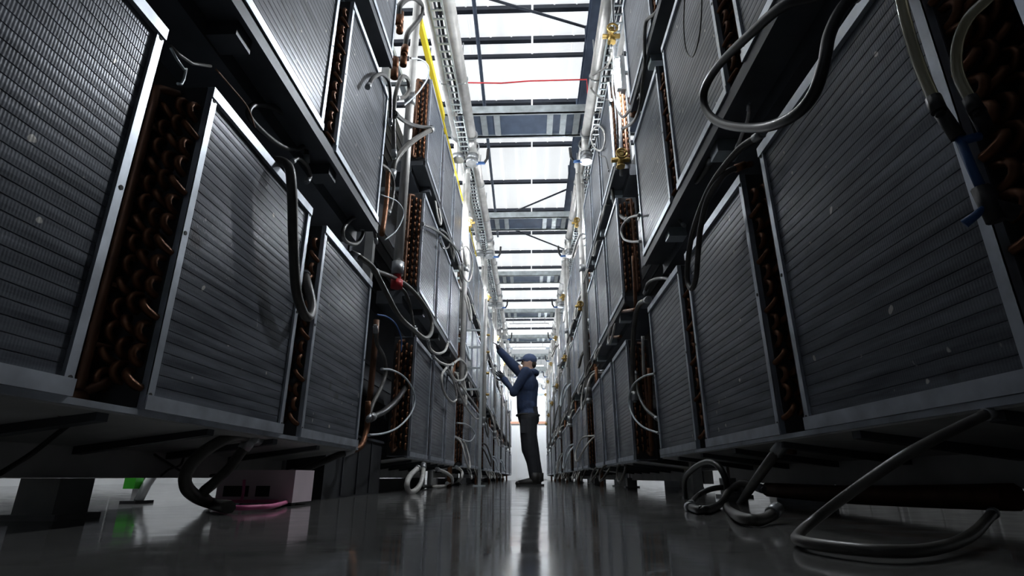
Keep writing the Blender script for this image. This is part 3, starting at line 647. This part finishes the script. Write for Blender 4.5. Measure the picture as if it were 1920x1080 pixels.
# ---- gaps further along: risers, hoses, valves
rnd = random.Random(3)
def loop(p, s, wdt, hgt, out, r, m, lab, grp):
    """hose leaving the bank, drooping into the aisle and returning"""
    x, y, z = p; q = []
    a0 = rnd.uniform(-.2, .2)
    for i in range(9):
        t = i/8; an = math.pi*(2*t)*.92-math.pi/2+a0
        q.append((x-s*out*math.sin(math.pi*t)**.7, y+wdt*.5*math.cos(an)+.03*t, z-hgt*.5+hgt*.5*math.sin(-an)+rnd.uniform(-.015,.015)))
    q = [(x+s*.12, q[0][1], q[0][2]+.01)]+q+[(x+s*.12, q[-1][1], q[-1][2]+.01)]
    hose(lab, q, r, m, ends=('steel', C_ if rnd.random() < .4 else 'steel'), group=grp, n=4, k=6)
KN = ['short', 'wide', 'long', 'slack', 'looped', 'twisted']
for s in (-1, 1):
    X = XL if s < 0 else XR
    for gi in range(1, 7):
        ga = BL[s][gi][-1]+W; gb = BL[s][gi+1][0]
        riser(s, gi, ga+.32, X+s*-.02, .9+HC, ZP, ', nearer of two')
        riser(s, gi, ga+.62, X+s*.06, 1.9+HC, ZP, ', farther of two')
        brass_valve(f'brass valve high in the {ORD[gi]} gap of the {SN[s]} bank', (X-s*.075, ga+.32, 3.45+HC), .95)
        if s > 0: brass_valve(f'brass valve halfway up the {ORD[gi]} gap of the right bank', (X-s*.075, ga+.32, 2.2+HC), .95)
        for q in range(2):
            yy = ga+.22+.5*q; zz = [.35, .9][q]
            pipe_thing(f'{["low","waist-high"][q]} copper riser in the {ORD[gi]} gap of the {SN[s]} bank', [(X+s*(.09+.05*q),yy,0),(X+s*(.09+.05*q),yy,zz+.3),(X+s*(.09+.05*q),yy,zz+1.1)], .020, 'copper')
        if gi <= 4:
            for q in range(5):
                zz = [.55, 1.25, 1.75, 2.55, 3.3][q]+rnd.uniform(-.08,.08)
                loop((X+s*.06, ga+rnd.uniform(.25,.7), zz+HC), s, rnd.uniform(.3,.6), rnd.uniform(.25,.5), rnd.uniform(.10,.24), rnd.choice((.012,.015,.018)), rnd.choice(('hose_light','hose_light','hose','white_tube')),
                     f'{["low","knee-high","chest-high","overhead","topmost"][q]} hose loop bulging from the {ORD[gi]} gap, {SN[s]} bank', f'{SN[s]} gap hoses')
    # hoses at the deck edges of the nearer blocks
    for bi in range(1, 5):
        for ci, y in enumerate(BL[s][bi]):
            for t in (0, 1, 2):
                if s < 0 and bi == 1 and t < 2: continue
                zz = TIERZ[s][t]-(.02 if t else .0)
                loop((X+s*.05, y+W*.9, zz), s, rnd.uniform(.18,.34), rnd.uniform(.14,.26) if t else .16, rnd.uniform(.06,.13), .011, rnd.choice(('hose_light','hose_light','hose')),
                     f'hose loop under {["near","middle","far"][ci]} {TN[t]} coil after {ORD[bi-1]} gap, {SN[s]} bank', f'{SN[s]} deck hoses')

# ================================================================== SMALL THINGS ON THE FLOOR
o = empty('floor_trunking', (-1.08, 2.97, 0))
MB().box(-.45, 0, 0, 1.12, .0, .34).build('box', M['cab'], o)
MB().box(-.45, .012, -.01, 1.13, .34, .355).build('lid', M['deck'], o)
for y in (.28, .56, .84): MB().box(0, .008, y-.006, y+.006, .01, .33).build('seam', M['deck'], o)
tag(o, 'dark floor trunking box in the first gap of the left bank', 'box')
pipe_thing('pale upright pipe low in the first right gap', [at(1205,630,X=.86), at(1206,665,X=.86), at(1207,705,X=.86)], .012, 'pipe', name='steel_pipe')
pipe_thing('copper upright low in the first right gap', [at(1218,690,X=.84), at(1220,760,X=.84), at(1222,845,X=.84)], .016, 'copper')
hose('dark inner hose bow low in the first right gap', PX([(1192,700,.80),(1196,735,.78),(1210,765,.78),(1232,785,.80)], .8), .011, 'hose')
hose('blue cable drooping in the first left gap', PX([(706,590),(725,594),(742,608),(752,635),(752,660)], -1.0), .006, 'blue', ends=(None,None), name='cable', cat='cable')
hose('dark looped hose above the first left bottom loop', PX([(792,420),(815,430),(838,448),(858,470),(866,492)], -.86), .014, 'hose_black')
hose('pale hose ring on the left middle coils by the second gap', PX([(862,470),(874,462),(884,478),(886,505),(880,527),(870,520),(866,495)], -.80), .010, 'hose_light')
hose('dark hose curl under the left top deck past first gap', PX([(826,430),(838,440),(842,460),(832,466),(824,452)], -.86), .011, 'hose_black')
o = empty('pink_lit_box', (-1.09, 2.27, 0))
MB().box(-.16, .15, 0, .20, .012, .135).build('box', M['pink_lit'], o)
for x0, x1 in ((-.13, -.03), (.0, .055)): MB().box(x0, x1, -.004, .002, .035, .075).build('vent_opening', M['hole'], o)
MB().box(-.15, .10, -.022, -.006, .012, .024).build('pink_glow_strip', M['pink'], o)  # plain strip, its pink standing in for a glow at the box foot
for x in (-.15, .10): MB().box(x, x+.04, .02, .06, 0, .012).build('foot', M['fitting'], o)
tag(o, 'pale box coloured as if pink-lit, with black openings standing under the left bank', 'box')
hose('pink cable lying on the floor under the left bank', [at(400,946,Z=.014), at(440,952,Z=.014), at(480,951,Z=.014), at(515,948,Z=.014), at(548,938,Z=.014)], .008, 'pink', ends=(None,None), name='cable', cat='cable')
hose('thin pink cable rising before the pink-lit box', [at(452,940,Y=2.22), at(456,925,Y=2.23), at(458,900,Y=2.24)], .006, 'pink', ends=(None,None), name='cable', cat='cable')
hose('thin blue cable sagging under the left base beam', PX([(460,900),(490,908),(520,905),(545,898)], -1.35), .005, 'blue', ends=(None,None), name='cable', cat='cable')
o = empty('floor_stand', (-1.70, 2.46, 0))
MB().box(-.05, .02, -.03, .09, 0, .012).build('foot', M['fitting'], o)
MB().tube([(-.01,.03,.01), (.0,.05,.08), (.03,.08,.17)], .02, 8).build('stalk', M['lamp_body'], o)
MB().box(-.07, -.02, .0, .05, .06, .125).build('clip', M['green'], o)
tag(o, 'small pale floor stand with a bright green clip under the left bank', 'stand')
# neighbouring row of cabinets across the left aisle, seen through the slot under the base beam
for k in range(5):
    o = empty('row_cabinet', (-4.6, .4+k*1.3, 0))
    MB().box(-.8, 0, .0, 1.2, .1, 3.4).build('body', M['pan'], o)
    for y in (.05, .62): MB().box(0, .02, y, y+.53, .14, 3.3).build('door', M['cab'], o)
    for y in (.0, 1.1):
        MB().box(-.1, 0, y, y+.1, 0, .1).build('leg', M['fitting'], o)
    tag(o, f'grey cabinet across the left side aisle, {ORD[k]} from the camera', 'cabinet', 'cabinets across the left side aisle')
for k in range(6):
    o = empty('row_cabinet', (4.4, 3.2+k*1.3, 0))
    MB().box(0, .8, .0, 1.2, .1, 3.4).build('body', M['lamp_body'], o)
    for y in (.05, .62): MB().box(-.02, 0, y, y+.53, .14, 3.3).build('door', M['pan'], o)
    for y in (.0, 1.1): MB().box(0, .1, y, y+.1, 0, .1).build('leg', M['fitting'], o)
    tag(o, f'pale cabinet across the right side aisle, {ORD[k]} from the camera', 'cabinet', 'cabinets across the right side aisle')
o = empty('junction_box', at(1316,918,Z=0.0)); 
MB().box(-.14, .02, 0, .25, .01, .15).build('box', M['pan'], o)
MB().box(.03, .12, 0, .2, .05, .17).build('label_plate', M['lamp_body'], o)
for x in (-.12, .0): MB().box(x, x+.03, .02, .05, 0, .02).build('foot', M['fitting'], o)
tag(o, 'grey junction box with a white plate under the right bank', 'box')

# ================================================================== THE PERSON
def person():
    YP = 7.7
    def q(px, py, dy=0): return at(px, py, Y=YP)+Vector((0, dy, 0))
    g = MB()
    def limb(pts, rs, n=12): 
        g.tube(pts, rs, n)
        for p, r in zip(pts, rs): g.ball(p, r*.99, 12, 8)
    hipc, waist, chest, neck = q(991,783), q(988,764), q(989,722), q(992,696)
    # torso
    limb([hipc, waist, q(988,745), chest, q(990,705)], [.150, .145, .150, .160, .115], 14)
    for dy in (-.10, .10):
        g.ball(hipc+Vector((.005,dy,0)), (.135,.105,.13), 12, 8)
        g.ball(chest+Vector((0,dy,.02)), (.135,.10,.15), 12, 8)
        g.ball(waist+Vector((0,dy*.8,0)), (.125,.09,.12), 12, 8)
    g.ball(hipc+Vector((.03,0,-.02)), (.12,.16,.12), 12, 8)
    sh_n, sh_f = q(986,703,-.19), q(985,703,.19)
    limb([q(990,706), sh_n], [.10,.082]); limb([q(990,706), sh_f], [.10,.082])
    limb([q(990,704), neck, q(992,689)], [.085,.062,.058])
    # raised arm (far side) and bent arm (near side)
    w1 = q(937,655,.10); limb([sh_f, q(957,676,.16), w1], [.086,.072,.054])
    w2 = q(946,713,-.05); limb([sh_n, q(964,739,-.20), w2], [.080,.068,.050])
    # legs
    an = []
    for dy, kx, ax in ((-.095, 992, 1002), (.095, 997, 1010)):
        kn = q(kx, 843, dy); a = q(ax, 897, dy*1.1); an.append(a)
        limb([q(991,785,dy*.9), q(991,812,dy), kn, q(kx+6,866,dy), a], [.125,.118,.104,.082,.066])
        g.ball(q(kx-3,828,dy), (.095,.08,.09), 10, 6)
    # head
    hd = q(992,679)
    g.ball(hd, (.098,.076,.115), 16, 12)
    g.ball(hd+Vector((-.035,0,-.055)), (.058,.056,.055), 12, 8)          # jaw
    g.ball(hd+Vector((-.103,0,-.014)), (.020,.014,.022), 8, 6)           # nose
    g.ball(hd+Vector((-.085,0,-.062)), (.020,.026,.010), 8, 6)           # lips
    g.ball(hd+Vector((-.078,0,.020)), (.024,.055,.014), 8, 6)            # brow
    for dy in (-.076, .076): g.ball(hd+Vector((.010,dy,-.01)), (.018,.010,.030), 8, 6)
    me = g.mesh('person', M['navy']); tmp = link('person_tmp', me)
    md = tmp.modifiers.new('r', 'REMESH'); md.mode = 'VOXEL'; md.voxel_size = .011; md.use_smooth_shade = True
    ms = tmp.modifiers.new('s', 'SMOOTH'); ms.factor = .5; ms.iterations = 4
    dg = bpy.context.evaluated_depsgraph_get(); dg.update()
    body = bpy.data.meshes.new_from_object(tmp.evaluated_get(dg)); body.name = 'person'
    bpy.data.objects.remove(tmp)
    body.materials.clear()
    for m in ('navy', 'trouser', 'skin', 'glove'): body.materials.append(M[m])
    zb = q(988,777).z; zn = neck.z+.025
    for p in body.polygons:
        c = p.center; p.use_smooth = True
        if c.z < zb and c.x > hipc.x-.25: p.material_index = 1
        elif c.z > zn and (c-hd).length < .19: p.material_index = 2
        else: p.material_index = 0
    # origin at the feet
    base = Vector((an[0].x, YP, 0)); body.transform(Matrix.Translation(-base))
    o = link('person', body, None, base)
    tag(o, 'person in navy sweater, cap and black trousers reaching up into the left bank', 'person')
    def part(mb, name, m): mb.v = [tuple(Vector(v)-base) for v in mb.v]; return mb.build(name, M[m], o)
    # cap with brim
    cp = MB(); cp.ball(hd+Vector((.006,0,.035)), (.108,.088,.088), 16, 10)
    b0 = len(cp.v)
    cp2 = part(cp, 'cap', 'cap')
    br = MB(); n = 10; c0 = hd+Vector((-.07,0,.035)); top = []; 
    for k in range(n+1):
        a = math.pi*k/n; top.append(c0+Vector((-.115*math.sin(a), .075*math.cos(a), -.012*math.sin(a))))
    br.v = [tuple(v) for v in top]+[tuple(v-Vector((0,0,.008))) for v in top]
    br.face(list(range(n+1))); br.face(list(range(n+1, 2*n+2))[::-1])
    for k in range(n+1): k2 = (k+1)%(n+1); br.face([k, k+n+1, k2+n+1, k2])
    part(br, 'cap_brim', 'cap')
    hr = MB(); hr.ball(hd+Vector((.055,0,-.03)), (.052,.068,.06), 12, 8); part(hr, 'hair', 'hair')
    for dy in (-.032, .032):
        e = MB(); e.ball(hd+Vector((-.090,dy,.002)), .011, 8, 6); part(e, 'eye', 'hole')
    # hood lying on the back of the neck
    hh = MB(); hh.tube(spline([q(996,700,-.11), q(1002,699,-.06), q(1005,700,0), q(1002,699,.06), q(996,700,.11)], 4), [.03]+[.046]*15+[.03], 10); part(hh, 'hood', 'navy')
    # belt and pouch
    bl = MB(); cb = q(989,779); bl.tube([cb+Vector((.155*math.cos(2*math.pi*i/20)+.006, .185*math.sin(2*math.pi*i/20), 0)) for i in range(21)], .016, 6, 0, False); part(bl, 'belt', 'boot')
    pc = MB(); v = q(1004,772,-.12); pc.box(v.x-.03, v.x+.03, v.y-.05, v.y+.03, v.z-.07, v.z+.05); part(pc, 'pouch', 'trouser')
    pk = MB(); v = q(985,800,-.17); pk.box(v.x-.06, v.x+.06, v.y-.035, v.y+.02, v.z-.10, v.z+.08); part(pk, 'thigh_pocket', 'trouser')
    # boots
    for a in an:
        bt = MB(); z = .055
        P = [a+Vector((.03,0,.0)), Vector((a.x+.035, a.y, .06)), Vector((a.x-.03, a.y, .058)), Vector((a.x-.12, a.y, .046)), Vector((a.x-.215, a.y, .036))]
        bt.tube([a+Vector((0,0,.07)), a, Vector((a.x+.01, a.y, .05))], [.070,.068,.060], 12)
        bt.tube(P[1:], [.055,.056,.046,.034], 12)
        bt.ball(P[4], (.040,.040,.032), 10, 6)
        s_ = part(bt, 'boot', 'boot')
        so = MB(); out = [(.075,-.036),(.075,.036),(-.02,.04),(-.10,.046),(-.19,.044),(-.245,.02),(-.245,-.02),(-.19,-.044),(-.10,-.046),(-.02,-.04)]
        nn = len(out); so.v = [(a.x+x, a.y+y, 0.0) for x,y in out]+[(a.x+x, a.y+y, .026) for x,y in out]
        so.face(list(range(nn))[::-1]); so.face(list(range(nn, 2*nn)))
        for k in range(nn): k2 = (k+1)%nn; so.face([k, k2, k2+nn, k+nn])
        part(so, 'boot_sole', 'hole')
    # gloved hands: palm and five bent fingers each
    def hand(wr, dirv, upv, side, curl):
        d = Vector(dirv).normalized(); u = Vector(upv); u = (u-d*u.dot(d)).normalized(); c = d.cross(u)*side
        h = MB(); pm = wr+d*.05
        h.tube([wr-d*.02, wr+d*.02, wr+d*.055, wr+d*.088], [.036,.034,.040,.034], 10)
        for i, (off, ln) in enumerate(((-.030,.072),(-.010,.082),(.011,.076),(.030,.060))):
            p0 = wr+d*.075+u*off; p1 = p0+d*ln*.45+c*ln*.10*curl+u*off*.15; p2 = p1+d*ln*.32+c*ln*.28*curl; p3 = p2+d*ln*.18+c*ln*.32*curl
            h.tube([p0, p1, p2, p3], [.0115,.0105,.0095,.0075], 8)
        t0 = wr+d*.025-u*.030; h.tube([t0, t0-u*.032+d*.028, t0-u*.042+d*.058+c*.012*curl, t0-u*.040+d*.078+c*.022*curl], [.015,.0135,.012,.009], 8)
        part(h, 'hand', 'glove')
    hand(w1, q(926,634,.08)-w1, (0,1,.2), 1, .6)
    hand(w2, q(935,699,-.03)-w2, (.3,-.2,1), -1, .8)
    return o
person()
# manifold the person is working on, standing out of the second left gap
o = empty('work_manifold', (-.66, 7.62, 0))
MB().box(-.035, .0, -.03, .03, 0, 2.75).build('post', M['galv'], o)
MB().box(-.10, .06, -.06, .06, 0, .015).build('foot_plate', M['galv'], o)
MB().cyl((.03, 0, .9), (.03, 0, 2.6), .026, 10).build('pipe', M['pipe'], o)
for z in (1.2, 1.5, 1.8, 2.05):
    MB().cyl((.03, 0, z), (.095, 0, z), .017, 8).build('outlet', M['brass'], o)
    MB().box(-.25, -.03, -.012, .012, z+.06, z+.085).build('bracket', M['galv'], o)
tag(o, 'upright pipe manifold with brass outlets under the reaching hand of the person', 'manifold')
